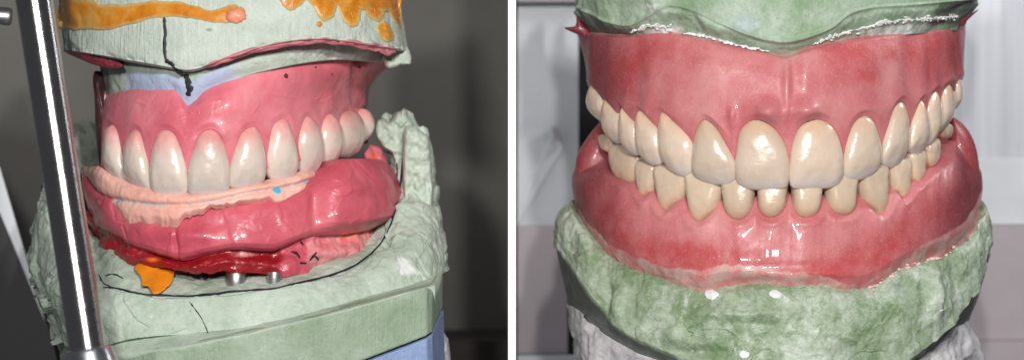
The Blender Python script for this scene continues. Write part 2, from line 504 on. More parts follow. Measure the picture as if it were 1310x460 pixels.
def steel(name='brushed_steel', rough=.22, col=(150, 148, 148), aniso=0):
    g = M(name)
    g.set(Base_Color=g.ramp(g.noise(3, 4, .6), [(.3, lin(*[c-14 for c in col])), (.7, lin(*col))]), Metallic=1,
          Roughness=g.step(g.noise(12, 5, .7), .35, .75, rough-.04, rough+.08))
    if aniso:
        tn = g.n('ShaderNodeTangent', direction_type='RADIAL', axis='Z'); g.l(tn.outputs[0], g.b.inputs['Tangent'])
        g.set(Anisotropic=aniso, Anisotropic_Rotation=.25, Roughness=rough)
    return g.m
STEEL = steel(rough=.38, col=(190, 188, 188))
ROD = steel('polished_steel', .26, (186, 182, 182), .85)

def gs(px, py, cx, cy, rx, ry):
    return np.exp(-(((px-cx)/rx)**2+((py-cy)/ry)**2))

# ============================================================ THE SETTING
def box(name, x0, x1, y0, y1, z0, z1, mat, parent=None, bev=0):
    V = [(x, y, z) for x in (x0, x1) for y in (y0, y1) for z in (z0, z1)]
    F = [(0, 1, 3, 2), (4, 6, 7, 5), (0, 4, 5, 1), (2, 3, 7, 6), (0, 2, 6, 4), (1, 5, 7, 3)]
    o = mesh(name, V, F, mat, parent, smooth=False)
    if bev:
        b = o.modifiers.new('bevel', 'BEVEL'); b.width = bev; b.segments = 3
    return o
def pbox(name, pxa, pxb, pya, pyb, Y, th, mat, parent=None, bev=.01):
    a = P(pxa, pya, Y); b = P(pxb, pyb, Y)
    return box(name, min(a[0], b[0]), max(a[0], b[0]), Y, Y+th, min(a[2], b[2]), max(a[2], b[2]), mat, parent, bev)

BK_L = plain('grey_card', (112, 110, 105), .9, nz=.10, nscale=.35)
BK_R = plain('white_card', (204, 206, 210), .8, nz=.06, nscale=1.2)
def stripes():
    g = M('striped_white_card')  # upright stripes of lighter and darker white in the colour
    g.set(Base_Color=g.ramp(g.noise(1, 4, .6, g.coord(3.5, 1, .08)), [(.3, lin(172, 174, 180)), (.7, lin(206, 208, 213))]), Roughness=.8); return g.m
BK_RT = stripes()
BK_R2 = plain('pinkish_grey_card', (172, 162, 166), .8, nz=.06, nscale=1.0)
BLACK = plain('black_card', (14, 14, 15), .9)
BROWN = plain('dark_brown_surface', (44, 36, 32), .7, nz=.2)
WHITE = plain('white_divider', (250, 250, 250), .9)
b = box('backdrop', -14, -.051, 13, 13.3, -5, 8, BK_L); b['kind'] = 'structure'
b = box('backdrop', .051, 14, 13, 13.3, -8, 8, BLACK); b['kind'] = 'structure'
b = box('table_top', -14, -.052, 9, 12.9, -2.90, -2.46, BROWN); b['kind'] = 'structure'
tag(box('divider_strip', -.05, .05, 0, 14, -5, 5, WHITE, bev=.004), 'white strip dividing the two views, made as an added thin board seen edge on', 'board')  # added board standing for the white strip between the two views

t = pbox('white_card', 662, 740, 4, 289, 9, .2, BK_R); tag(t, 'pale white card left of the black gap, behind the green cast', 'card')
t = pbox('grey_card', 662, 726, 288, 452, 8.7, .2, BK_R2); tag(t, 'pinkish grey card low down, left of the right green cast', 'card')
t = pbox('grey_strip', 662, 770, -60, 2.5, 8.6, .2, BK_R2); tag(t, 'grey strip along the top left, above the white card', 'card')
t = pbox('light_bar', 662, 780, 454, 520, 8.4, .2, BK_R); tag(t, 'light grey bar at the bottom, left of the white plaster', 'bar')
t = pbox('white_card', 1205, 1420, -60, 289, 9, .2, BK_RT); tag(t, 'tall white card behind the right end of the dentures', 'card')
t = pbox('grey_card', 1180, 1420, 288, 434, 8.7, .2, BK_R2); tag(t, 'pinkish grey card right of the lower green cast', 'card')
t = pbox('grey_card', 1180, 1420, 435, 520, 8.6, .2, BK_R2); tag(t, 'lowest grey card in the bottom right corner', 'card')
t = pbox('paper_sheet', 1236, 1420, 202, 287, 8.9, .03, BK_R); tag(t, 'white paper sheet lying against the tall white card on the right', 'paper')
o = mesh('paper_sheet', np.concatenate([P([662, 706, 709, 722, 662], [162, 163, 172, 186, 287], [8.85, 8.85, 8.8, 8.85, 8.85]), P([662, 706, 709, 722, 662], [162, 163, 172, 186, 287], 8.9)]),
         [(0, 1, 2, 3, 4), (9, 8, 7, 6, 5), (0, 5, 6, 1), (1, 6, 7, 2), (2, 7, 8, 3), (3, 8, 9, 4), (4, 9, 5, 0)], BK_R, smooth=False)
tag(o, 'torn corner of white paper on the card left of the black gap', 'paper')
o = mesh('paper_fold', np.concatenate([P([706, 713, 723, 712], [163, 162, 187, 176], [8.7, 8.5, 8.6, 8.7]), P([706, 713, 723, 712], [163, 162, 187, 176], 8.78)]),
         [(0, 1, 2, 3), (7, 6, 5, 4), (0, 4, 5, 1), (1, 5, 6, 2), (2, 6, 7, 3), (3, 7, 4, 0)], BK_R2, o, smooth=False)

# ============================================================ RIGHT SET-UP
B_ = 3.1
UT = [
 [(964,152),(947,166),(942,193),(940,217),(944,234),(958,242),(982,243),(1003,241),(1009,229),(1009,202),(1000,175),(983,156)],
 [(1043,151),(1024,159),(1014,179),(1010,207),(1010,229),(1017,241),(1044,242),(1068,239),(1079,227),(1079,200),(1073,175),(1062,158)],
 [(900,153),(891,168),(887,193),(886,217),(893,229),(912,236),(932,235),(941,225),(941,207),(932,186),(920,165),(909,154)],
 [(1104,147),(1092,155),(1083,174),(1078,197),(1077,217),(1083,228),(1097,231),(1117,225),(1127,210),(1127,187),(1122,167),(1115,152)],
 [(847,144),(844,160),(844,180),(847,200),(856,217),(871,226),(884,219),(888,202),(887,182),(877,167),(864,155),(854,146)],
 [(1150,129),(1140,138),(1132,164),(1127,190),(1127,207),(1142,215),(1153,210),(1160,197),(1162,174),(1161,150),(1157,134)],
 [(818,142),(815,160),(816,180),(820,200),(829,210),(839,211),(846,204),(847,184),(844,167),(834,155),(825,145)],
 [(1176,127),(1169,140),(1163,160),(1161,180),(1162,192),(1176,198),(1183,194),(1187,177),(1187,160),(1182,139)],
 [(798,137),(795,154),(796,174),(800,194),(811,199),(817,195),(818,177),(816,160),(807,149),(801,138)],
 [(1195,116),(1187,125),(1183,137),(1184,157),(1187,180),(1192,186),(1198,180),(1201,164),(1201,140),(1199,122)],
 [(775,128),(772,147),(775,170),(782,182),(792,183),(797,174),(797,150),(789,140),(781,130)],
 [(1212,107),(1204,116),(1201,130),(1200,150),(1201,165),(1207,168),(1214,160),(1219,143),(1219,123),(1216,111)],
 [(757,110),(753,127),(757,144),(765,155),(772,154),(775,140),(774,127),(767,117),(761,110)],
 [(1224,100),(1219,110),(1219,127),(1221,142),(1226,137),(1228,117),(1227,103)]]
LTT = [
 [(967,222),(1008,222),(1008,240),(1004,260),(996,274),(987,279),(978,275),(971,262),(968,240)],
 [(1012,222),(1052,222),(1052,240),(1048,260),(1041,274),(1031,279),(1022,275),(1015,262),(1012,240)],
 [(925,222),(966,222),(966,242),(962,262),(954,277),(945,282),(936,277),(928,262),(924,242)],
 [(1054,220),(1094,220),(1094,240),(1091,260),(1085,272),(1076,276),(1067,272),(1059,258),(1055,238)],
 [(881,215),(924,215),(924,235),(920,258),(909,276),(897,284),(888,277),(882,258),(879,235)],
 [(1096,212),(1132,208),(1133,225),(1133,245),(1131,265),(1123,275),(1113,268),(1103,252),(1097,232)],
 [(842,210),(883,214),(883,232),(876,250),(864,264),(854,270),(848,262),(844,246),(841,228)],
 [(1133,204),(1160,200),(1161,215),(1160,235),(1157,249),(1151,255),(1145,247),(1138,232),(1134,218)],
 [(819,205),(842,208),(842,225),(838,242),(832,250),(826,252),(822,244),(819,228)],
 [(1160,194),(1178,190),(1179,205),(1177,222),(1173,231),(1168,235),(1163,226),(1160,210)],
 [(784,186),(800,183),(818,196),(819,212),(816,228),(807,235),(794,228),(786,214),(783,200)],
 [(1179,186),(1198,176),(1199,190),(1196,204),(1189,214),(1183,208),(1180,198)],
 [(771,172),(783,176),(785,190),(781,195),(774,189)],
 [(1199,160),(1214,158),(1215,170),(1209,178),(1202,174)]]

def loc_of(px, py, Y): return tuple(P(px, py, Y).tolist())

# ---- upper denture
du = thing('complete_denture', 'upper denture in veined red-pink acrylic with cream teeth, under the flat green cast', 'denture', loc_of(1000, 200, 1.5))
top = poly([(735, 40), (757, 42), (800, 44), (840, 41), (870, 43), (900, 49), (940, 58), (975, 64), (1003, 71), (1035, 61), (1060, 55), (1100, 46), (1150, 40), (1200, 36), (1232, 30)])
bot = poly([(750, 138), (775, 160), (800, 178), (850, 198), (900, 212), (1000, 218), (1080, 210), (1130, 190), (1180, 168), (1205, 150), (1228, 125)])
XL = poly([(0, 739), (.35, 749), (.7, 757), (1, 762)]); XR = poly([(0, 1231), (.5, 1228), (1, 1224)])
prof = poly([(0, .10), (.2, -.02), (.5, -.05), (1, .03)])
G, nrm, px, py, V, PH = arch(1005, XL, XR, B_, B_, [(0, top), (1, bot)], nu=620, nv=190, prof=prof)
UTT = [Tooth(o) for o in UT]
disp, dm = tooth_relief(G, nrm, px, py, UTT, True, emin=.05, collar=.012)
disp = disp + .035 + .05*fbm(G, .8, 3, 5)
for cx, cy, rx, ry, a in [(984, 143, 16, 14, .15), (1029, 141, 17, 13, .15), (1006, 105, 5, 45, .06), (938, 148, 5, 12, .04), (1030, 90, 8, 30, .03), (762, 95, 10, 40, .03),
                          (818, 95, 16, 55, -.04), (1160, 85, 14, 60, -.03), (1190, 80, 10, 40, -.03), (905, 90, 25, 30, .03), (1100, 80, 28, 30, .03)]:
    disp = disp + a*gs(px, py, cx, cy, rx, ry)
disp = disp - .08*np.exp(-((V)/.02)**2)
G = G + nrm*disp[..., None]
at = np.zeros(px.shape+(3,))
for cx, cy, rx, ry, a in [(812, 88, 22, 28, .95), (760, 80, 18, 40, .4), (880, 75, 40, 16, .55), (1020, 95, 14, 22, .5), (1065, 85, 20, 22, .5), (1108, 97, 12, 10, .95), (1090, 65, 45, 14, .8), (1190, 65, 22, 28, .9),
                          (1215, 60, 14, 30, .6), (925, 105, 10, 12, .45), (845, 60, 30, 12, .5), (1150, 60, 25, 16, .5), (790, 120, 12, 20, .5)]:
    at[..., 0] = 1-(1-at[..., 0])*(1-.62*a*gs(px, py, cx, cy, rx*1.5, ry*1.5))
at[..., 1] = .55*np.exp(-(V/.035)**2) + .75*gs(px, py, 1003, 70, 16, 8)
at[..., 2] = .95*ss(845, 765, px) + .8*ss(1185, 1226, px)*ss(140, 60, py)  # maroon sides: resin tone plus side shading put into the colour
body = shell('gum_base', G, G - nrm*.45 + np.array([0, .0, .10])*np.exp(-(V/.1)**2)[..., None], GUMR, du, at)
YU = ylook(G)
for i, T in enumerate(UTT):
    Y, yaw = archpos(T.C[0], 1005, 752, 1229, B_, B_)
    H = .17*(.4+.6*math.cos(yaw))
    a = max(.0, math.sin(abs(yaw)))
    build_tooth(T, Y-.0, yaw*.92, H, EN_R, du, True, back=.3, seed=i+1, lean=.05)
pillow('acrylic_flash', [(722, 36), (736, 33), (738, 20), (747, 30), (760, 40), (752, 52), (742, 46)], 2.4, .10, DKRED, du, back=.1)
pillow('acrylic_flash', [(1252, 12), (1240, 24), (1226, 36), (1200, 40), (1208, 33), (1232, 24)], 2.2, .05, DKRED, du, back=.06)

# ---- lower denture
dl = thing('complete_denture', 'lower denture in veined red-pink acrylic with yellowish teeth, seated on the rough green cast', 'denture', loc_of(1000, 360, 1.5))
top = poly([(733, 172), (750, 176), (775, 178), (800, 190), (850, 214), (900, 224), (1005, 228), (1100, 220), (1150, 204), (1190, 176), (1215, 152), (1235, 160), (1253, 172)])
rag = lambda f, a, w, sd: (lambda x: f(x)+a*(vnoise(np.stack([np.asarray(x, float)/w, np.asarray(x)*0+sd, np.asarray(x)*0], -1))+.5*vnoise(np.stack([np.asarray(x, float)/w*2.7, np.asarray(x)*0+sd+5, np.asarray(x)*0], -1))))
bot = poly([(733, 262), (745, 285), (762, 312), (790, 336), (830, 352), (870, 366), (900, 374), (930, 368), (960, 367), (1000, 369), (1050, 370), (1075, 374), (1098, 377), (1112, 372), (1140, 353), (1180, 338), (1220, 322), (1240, 300), (1254, 262)]); bot = rag(bot, 1.6, 9, 1)
XL = poly([(0, 784), (.15, 768), (.32, 746), (.5, 736), (.7, 733), (1, 741)]); XR = poly([(0, 1206), (.15, 1222), (.32, 1243), (.5, 1252), (.7, 1253), (1, 1248)])
prof = poly([(0, .80), (.12, .48), (.25, .25), (.40, .13), (.65, .04), (.85, .0), (1, .16)])
G, nrm, px, py, V, PH = arch(1005, XL, XR, B_, B_, [(0, top), (1, bot)], nu=620, nv=200, prof=prof)
LTO = [Tooth(o, .11 if k < 4 else .05) for k, o in enumerate(LTT)]
disp, dm = tooth_relief(G, nrm, px, py, LTO, False, dip=.34, collar=.02, cd=5.5, emin=.04, elen=30)
disp = disp + .05 + .06*fbm(G, .9, 3, 8)
for cx, cy, rx, ry, a in [(1075, 350, 30, 8, .03), (760, 235, 14, 60, .05), (1215, 220, 12, 40, .04), (1010, 340, 60, 6, -.012), (1000, 352, 45, 5, .022)]:
    disp = disp + a*gs(px, py, cx, cy, rx, ry)
edge = ss(.86, .97, V)
disp = disp + edge*.07*fbm(G, 4, 4, 3)
G = G + nrm*disp[..., None]
at = np.zeros(px.shape+(3,))
for cx, cy, rx, ry, a in [(785, 285, 20, 28, .95), (745, 215, 10, 45, .8), (830, 315, 32, 16, .8), (895, 322, 40, 13, .9), (950, 326, 35, 10, .75), (1010, 305, 9, 16, .6), (1060, 340, 38, 13, 1.0), (1110, 330, 26, 18, .8),
                          (1145, 305, 26, 22, .9), (1195, 275, 26, 28, .8), (1238, 220, 16, 45, .95), (985, 342, 40, 9, .6), (890, 340, 50, 8, .6)]:
    at[..., 0] = 1-(1-at[..., 0])*(1-.62*a*gs(px, py, cx, cy, rx*1.5, ry*1.5))
band = poly([(733, .86), (760, .84), (800, .86), (870, .84), (930, .80), (1000, .82), (1060, .90), (1100, .93), (1140, .88), (1190, .82), (1230, .78), (1254, .72)])(px)
at[..., 1] = ss(0, .07, V-band+.03+.05*fbm(G, 3, 3, 19))
at[..., 1] = np.maximum(at[..., 1], .12*gs(px, py, 738, 250, 6, 25))
at[..., 2] = .9*ss(830, 755, px)+.95*ss(1170, 1235, px)  # flanks darkened: resin tone together with painted side shade
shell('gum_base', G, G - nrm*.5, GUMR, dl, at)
YLG = ylook(G)
padm = lambda p, r: np.stack([.6+p[:, 0]*0, p[:, 0]*0, .75+p[:, 0]*0], -1)
pillow('gum_pad', [(735, 232), (738, 200), (749, 179), (762, 162), (771, 156), (779, 162), (788, 182), (792, 205), (775, 240), (752, 262), (738, 260)], 2.75, .3, GUMR, dl, attrf=padm, back=.8, nr=16, n=80)
pillow('gum_pad', [(1216, 152), (1225, 153), (1239, 167), (1249, 190), (1253, 222), (1248, 250), (1232, 240), (1214, 212), (1209, 180)], 2.75, .3, GUMR, dl, attrf=padm, back=.8, nr=16, n=80)
for i, T in enumerate(LTO):
    Y, yaw = archpos(T.C[0], 1005, 765, 1222, B_, B_)
    build_tooth(T, Y+.07+.12*math.cos(yaw), yaw*.9, .19*(.35+.65*math.cos(yaw)), EN_L2, dl, False, back=.22, seed=i+20, lean=.0, pw=4.2)

# ---- upper cast (right)
def rubble(G, nrm, amp, s, seed, facet=2.2):
    d1, d2, idn = cells(G + .35*np.stack([fbm(G, 1.5, 3, 3), fbm(G, 1.5, 3, 4), fbm(G, 1.5, 3, 5)], -1), s, seed)
    return amp*(1.3*fbm(G, .8, 3, seed) + .30*(idn-.5)*ss(0, .45, d2-d1) + .35*fbm(G, facet*1.3, 5, seed+5)
                + .16*(1-np.clip(abs(fbm(G, 1.3, 4, seed+2))*7, 0, 1)))

def facets(G, s, seed, warp=.15):
    q = (G + warp*np.stack([fbm(G, 2, 3, 3), fbm(G, 2, 3, 4), fbm(G, 2, 3, 5)], -1))*s; i = np.floor(q).astype(np.int64)
    d1 = np.full(q.shape[:-1], 9.); h = d1*0
    for dx in (-1, 0, 1):
        for dy in (-1, 0, 1):
            for dz in (-1, 0, 1):
                c = i + np.array([dx, dy, dz])
                hx, hy, hz = (_h(c[..., 0], c[..., 1], c[..., 2], seed+k) for k in (1, 2, 3))
                vx, vy, vz = c[..., 0]+hx-q[..., 0], c[..., 1]+hy-q[..., 1], c[..., 2]+hz-q[..., 2]
                d = np.sqrt(vx**2+vy**2+vz**2); m = d < d1
                h = np.where(m, (hx-.5)*.8+((hy-.5)*vx+(hz-.5)*vz)*1.6, h); d1 = np.where(m, d, d1)
    return h

cu = thing('plaster_cast', 'flat-faced green plaster cast with white powdery edge, above the red-pink upper denture', 'cast', loc_of(1000, -20, 2))
e0 = poly([(700, -60), (1300, -60)])
e1 = poly([(733, 8), (760, 24), (800, 34), (830, 22), (860, 8), (885, 14), (920, 30), (955, 45), (1003, 55), (1040, 47), (1065, 36), (1085, 20), (1110, 12), (1160, 8), (1250, 0)])
e2 = poly([(733, 34), (757, 46), (800, 50), (840, 46), (870, 48), (900, 54), (940, 64), (975, 70), (1003, 76), (1035, 68), (1060, 61), (1100, 52), (1150, 45), (1200, 42), (1245, 34)])
XL = poly([(0, 732), (.75, 736), (1, 750)]); XR = poly([(0, 1258), (.75, 1247), (1, 1226)])
G, nrm, px, py, V, PH = arch(1005, XL, XR, 2.6, 2.6, [(0, e0), (.72, e1), (1, e2)], nu=420, nv=150, Y0=.0, prof=poly([(0, .02), (.66, 0), (.78, .04), (1, .24)]))
rough_l = ss(900, 840, px)*ss(.3, .55, V)
disp = rubble(G, nrm, .16, 2.2, 4)*np.maximum(ss(.70, .78, V), rough_l) + .012*fbm(G, 3, 4, 2) + .03*np.exp(-((V-.71)/.02)**2)
G = G + nrm*disp[..., None]
at = np.zeros(px.shape+(3,))
at[..., 1] = .62*ss(.84, .93, V)*np.clip(gs(px, py, 838, 38, 40, 40)+gs(px, py, 930, 50, 50, 40)+gs(px, py, 1140, 35, 75, 40), 0, 1) + .5*gs(px, py, 830, 12, 25, 14)
at[..., 0] = .35*gs(px, py, 955, 30, 14, 10)
at[..., 2] = .42*ss(.70, .80, V)*ss(1, .9, V) + .5*ss(1170, 1250, px)+.5*ss(840, 740, px)  # ledge shade painted into the colour; both ends darker too
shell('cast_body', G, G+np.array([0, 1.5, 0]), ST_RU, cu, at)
YC = ylook(G)
rnd = random.Random(4)
ctrs = [(px_, py_) for px_, py_, n in [(815, 40, 6), (832, 36, 6), (848, 36, 5), (860, 41, 2), (885, 44, 4), (900, 46, 4), (935, 55, 5), (955, 60, 4), (968, 62, 3), (1050, 53, 5), (1062, 50, 5), (1075, 44, 6), (1085, 42, 4), (1100, 37, 4), (1120, 33, 5),
        (1135, 29, 6), (1150, 27, 6), (1165, 26, 6), (1180, 25, 7), (1195, 25, 6), (1208, 23, 6), (1218, 24, 5)] for _ in range(n)]
def crumbs(name, ctrs, Y, mat, parent, sp=6, size=(1.2, 4.2), seed=1, dY=.1):
    rnd = random.Random(seed); V = []; F = []
    for (cx, cy) in ctrs:
        x, y = cx+rnd.gauss(0, sp), cy+rnd.gauss(0, sp*.35)
        r = rnd.uniform(*size)/100; c = P(x, y, (float(Y(np.array([x]), np.array([y]))[0]) if callable(Y) else Y)-dY*rnd.random())
        bm = bmesh.new(); bmesh.ops.create_icosphere(bm, subdivisions=2, radius=r)
        k = len(V); vv = np.array([v.co[:] for v in bm.verts])
        vv = vv*(1+.5*vnoise(vv/r*1.3+rnd.random()*99)[:, None])*np.array([rnd.uniform(.9, 1.9), .9, rnd.uniform(.6, 1)])
        V += (vv+c).tolist(); F += [[k+w.index for w in f.verts] for f in bm.faces]; bm.free()
    o = mesh(name, V, F, mat, parent); o['kind'] = 'stuff'; return o
for pts in [[(806, 42, 3), (818, 38, 8), (832, 34, 9), (846, 35, 8), (860, 40, 4)], [(872, 43, 3), (885, 44, 5), (900, 46, 6), (916, 51, 3)], [(918, 51, 3), (936, 56, 5), (958, 61, 5), (985, 66, 2)],
            [(1040, 57, 4), (1055, 51, 7), (1070, 45, 8), (1088, 42, 5)], [(1084, 41, 4), (1105, 36, 5), (1125, 31, 7), (1140, 28, 9), (1158, 26, 8), (1172, 26, 8)], [(1172, 26, 6), (1186, 25, 10), (1200, 24, 9), (1212, 24, 6)], [(1206, 24, 4), (1216, 22, 9), (1226, 21, 7)]]:
    strip('plaster_powder', [(a, b, c*.55) for a, b, c in pts], lambda x, y: np.minimum(YC(x, y), YU(x, y)), .022, POWDER, cu, rough=1.1, n=60, seed=int(pts[0][0]), back=.2)
crumbs('plaster_crumbs', ctrs[::2], lambda x, y: np.minimum(YC(x, y), YU(x, y)), POWDER, cu, sp=6, size=(.5, 2.0), seed=3, dY=.04)

# ---- lower cast (right)
cl = thing('plaster_cast', 'rough green plaster cast under the red-pink lower denture, on white plaster', 'cast', loc_of(1000, 500, 2))
def off(f, d): return lambda x: f(x)+d
e0 = off(bot, -7)
e1 = poly([(708, 312), (735, 345), (760, 385), (790, 418), (830, 440), (870, 456), (950, 476), (1100, 482), (1165, 458), (1200, 428), (1235, 392), (1256, 352), (1268, 308)])
e2 = poly([(708, 330), (728, 392), (760, 440), (800, 475), (870, 520), (1100, 530), (1180, 480), (1215, 435), (1238, 412), (1268, 340)])
XL = poly([(0, 733), (.12, 722), (.35, 711), (.7, 711), (.85, 716), (1, 727)]); XR = poly([(0, 1254), (.12, 1259), (.35, 1264), (.7, 1266), (.85, 1258), (1, 1238)])
G, nrm, px, py, V, PH = arch(1005, XL, XR, 3.3, 3.3, [(0, e0), (.72, e1), (1, e2)], nu=520, nv=230, Y0=-.1, prof=poly([(0, .24), (.06, .10), (.25, -.02), (.4, -.08), (.72, -.15), (.76, 0), (1, .5)]))
up_ = ss(.74, .70, V)
disp = up_*(rubble(G, nrm, .12, 1.1, 11, 1.6) + .03*fbm(G, 6, 4, 31) + .045*facets(G, 1.3, 44, .3)) + .02*fbm(G, 3, 4, 2)
disp = disp + .18*gs(px, py, 1190, 375, 9, 32) - .12*gs(px, py, 1130, 372, 24, 12) + .1*gs(px, py, 950, 400, 60, 8) - .10*gs(px, py, 900, 450, 40, 9) + .1*gs(px, py, 790, 390, 8, 22) - .1*gs(px, py, 770, 380, 7, 22)
G = G + nrm*disp[..., None]
at = np.zeros(px.shape+(3,))
at[..., 1] = .55*gs(px, py, 1190, 385, 14, 26)+.5*gs(px, py, 1225, 380, 18, 20)+.35*gs(px, py, 960, 425, 60, 14)+.35*gs(px, py, 745, 320, 16, 26)+.3*gs(px, py, 1240, 330, 10, 20)+.25*gs(px, py, 900, 395, 60, 20)
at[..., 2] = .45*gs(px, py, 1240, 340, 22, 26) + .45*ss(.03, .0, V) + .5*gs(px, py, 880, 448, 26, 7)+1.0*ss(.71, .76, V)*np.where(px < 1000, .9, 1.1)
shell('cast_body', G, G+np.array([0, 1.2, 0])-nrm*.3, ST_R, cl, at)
YLC = ylook(G)
for cx, cy, r in [(910, 376, 9), (992, 376, 8.5), (952, 453, 7)]:
    pillow('plaster_bead', [(cx-r, cy), (cx-r*.6, cy-r*.6), (cx+r*.2, cy-r*.7), (cx+r, cy-.5), (cx+r*.6, cy+r*.7), (cx-r*.4, cy+r*.6)], YLC, .03, POWDER, cl, rough=.16, seed=int(cx))
edgepts = [(x, float(bot(x))-2) for x in np.linspace(1080, 1225, 42)] + [(x, float(bot(x))) for x in np.linspace(1085, 1120, 22)]
crumbs('plaster_crumbs', edgepts, YLG, plain('pinkish_crumbs', (222, 190, 186), .8), cl, sp=2.5, size=(.7, 2.6), seed=8, dY=.03)
e0 = poly([(700, 372), (740, 400), (800, 440), (900, 475), (1100, 480), (1180, 436), (1220, 400), (1280, 380)]); e1 = poly([(700, 540), (1300, 540)])
XL = poly([(0, 727), (.5, 734), (1, 748)]); XR = poly([(0, 1229), (.5, 1238), (1, 1236)])
G, nrm, px, py, V, PH = arch(1000, XL, XR, 2.8, 2.8, [(0, e0), (1, e1)], nu=300, nv=80, Y0=.1)
G = G + nrm*(rubble(G, nrm, .26, 1.6, 21, 1.8))[..., None]
shell('mounting_plaster', G, G+np.array([0, 1.2, 0]), PL_W, cl, np.zeros(px.shape+(3,)))

# ============================================================ LEFT SET-UP
XC = 262
# ---- upper wax-up
wu = thing('wax_denture', 'pink wax upper denture with greyish teeth, hanging under the wax-streaked pale green cast', 'denture', loc_of(300, 200, 1.5))
top = poly([(118, 122), (130, 118), (145, 115), (160, 113), (185, 110), (205, 107), (222, 108), (231, 115), (240, 131), (249, 126), (262, 112), (280, 103), (310, 91), (350, 80), (390, 72), (430, 68), (455, 70), (463, 75), (470, 71), (485, 66), (500, 72)])
bot = poly([(118, 215), (150, 218), (200, 224), (270, 228), (340, 215), (400, 200), (440, 190), (470, 182)])
XL = poly([(0, 139), (.4, 134), (1, 131)]); XR = poly([(0, 499), (.15, 492), (.38, 470), (.6, 466), (1, 468)])
LT1 = [
 [(212,165),(225,170),(235,193),(240,217),(240,240),(232,250),(215,252),(200,250),(193,242),(192,220),(195,190),(202,171)],
 [(269,164),(255,171),(247,190),(241,214),(240,240),(245,249),(267,251),(289,248),(294,237),(294,214),(289,190),(281,171)],
 [(321,161),(308,169),(300,190),(295,214),(294,234),(299,240),(314,241),(332,237),(339,227),(339,204),(335,180),(330,166)],
 [(359,151),(348,159),(343,180),(341,204),(346,224),(357,232),(371,230),(379,220),(378,200),(373,177),(367,157)],
 [(391,148),(383,160),(379,184),(383,207),(388,219),(398,222),(406,219),(410,204),(408,177),(401,156)],
 [(419,146),(411,157),(408,177),(411,204),(420,213),(429,207),(433,187),(431,163),(425,148)],
 [(445,141),(435,150),(431,170),(432,194),(437,202),(447,203),(455,197),(460,177),(459,157),(454,144)],
 [(462,140),(458,160),(460,182),(465,182),(469,160),(467,143)],
 [(142,160),(137,177),(136,200),(139,220),(146,231),(158,233),(162,220),(160,200),(156,177),(149,162)],
 [(174,165),(166,171),(161,190),(160,214),(162,230),(172,239),(188,242),(193,234),(192,210),(187,187),(182,169)]]
G, nrm, px, py, V, PH = arch(XC, XL, XR, 1.9, 3.6, [(0, top), (1, bot)], nu=600, nv=190, prof=poly([(0, .12), (.15, 0), (.5, -.04), (1, .03)]))
LTU = [Tooth(o) for o in LT1]
disp, dm = tooth_relief(G, nrm, px, py, LTU, True, emin=.03, collar=.004)
disp = disp + .035 + .06*fbm(G, .9, 3, 15)
fr = .4*(1-np.clip(abs(vnoise(np.stack([px/11.+2*vnoise(np.stack([px/40, py/12, px*0], -1)), py/38, px*0], -1), 3))*9, 0, 1))
disp = disp + .022*fr*ss(110, 130, py)*ss(10, 25, dm)
disp = disp + .06*gs(px, py, 290, 135, 25, 20) - .10*gs(px, py, 452, 100, 5, 60)*ss(90, 70, px*0+80) - .14*gs(px, py, 460, 70, 6, 14) + .07*gs(px, py, 485, 75, 14, 12) + .05*gs(px, py, 285, 170, 7, 10)
disp = disp - .07*np.exp(-(V/.02)**2)
G = G + nrm*disp[..., None]
at = np.zeros(px.shape+(3,))
at[..., 1] = .55*gs(px, py, 470, 100, 10, 16); at[..., 2] = .4*gs(px, py, 285, 165, 14, 12)+.25*gs(px, py, 290, 120, 30, 20)
at[..., 0] = .75*ss(142, 124, px)  # left end made dark red: side shadow put into the colour
shell('wax_base', G, G-nrm*.45, WAXU, wu, at)
YWU = ylook(G)
pillow('side_flange', [(119, 96), (128, 90), (140, 98), (150, 118), (150, 200), (138, 216), (128, 212), (123, 180), (121, 130)], 1.7, .2, plain('shaded_brown_resin', (66, 32, 34), .4, nz=.4, nscale=3, coat=.2), wu, rough=.03, back=.6, n=90)  # flange coloured dark for the shadow on the receding side
for i, T in enumerate(LTU):
    Y, yaw = archpos(T.C[0], XC, 128, 471, 1.9, 3.6)
    build_tooth(T, Y, yaw*.9, .16, EN_L, wu, True, back=.3, seed=i+40)
for cx, cy, r in [(366, 97, 3.2), (320, 85, 1.6), (460, 86, 1.8), (404, 86, 1.3), (425, 95, 1.2)]:
    pillow('wax_speck', [(cx-r, cy), (cx, cy-r), (cx+r, cy+r*.2), (cx+r*.3, cy+r)], YWU, .02, DOT, wu, n=16, nr=3, rough=.2)
# ---- upper cast (left)
cu2 = thing('plaster_cast', 'pale green plaster cast with orange wax drips and black pen line, above pink wax', 'cast', loc_of(300, -20, 1.5))
e0 = poly([(60, -60), (540, -60)])
e1 = poly([(75, 62), (110, 67), (140, 72), (180, 79), (215, 85), (240, 89), (262, 84), (285, 75), (310, 68), (340, 58), (370, 52), (400, 49), (440, 51), (470, 56), (505, 61), (525, 64)])
XL = poly([(0, 72), (1, 82)]); XR = poly([(0, 506), (.6, 511), (1, 521)])
G, nrm, px, py, V, PH = arch(290, XL, XR, 2.0, 1.7, [(0, e0), (.93, e1), (1, off(e1, 3))], nu=460, nv=140, Y0=-.35, prof=poly([(0, .15), (.9, 0), (.94, .0), (1, .18)]))
disp = .02*fbm(G, 2, 4, 7) + .05*np.exp(-((V-.93)/.03)**2)*fbm(G, 6, 4, 9)*1.5 + .03*ss(380, 480, px)*fbm(G, 5, 4, 3) + .10*ss(120, 85, px)*fbm(G, 3, 4, 6)
G = G + nrm*disp[..., None]
at = np.zeros(px.shape+(3,)); at[..., 2] = .5*ss(125, 85, px)*ss(.4, .9, V)
shell('cast_body', G, G+np.array([0, 1.6, 0]), ST_LT, cu2, at)
YCU = ylook(G)
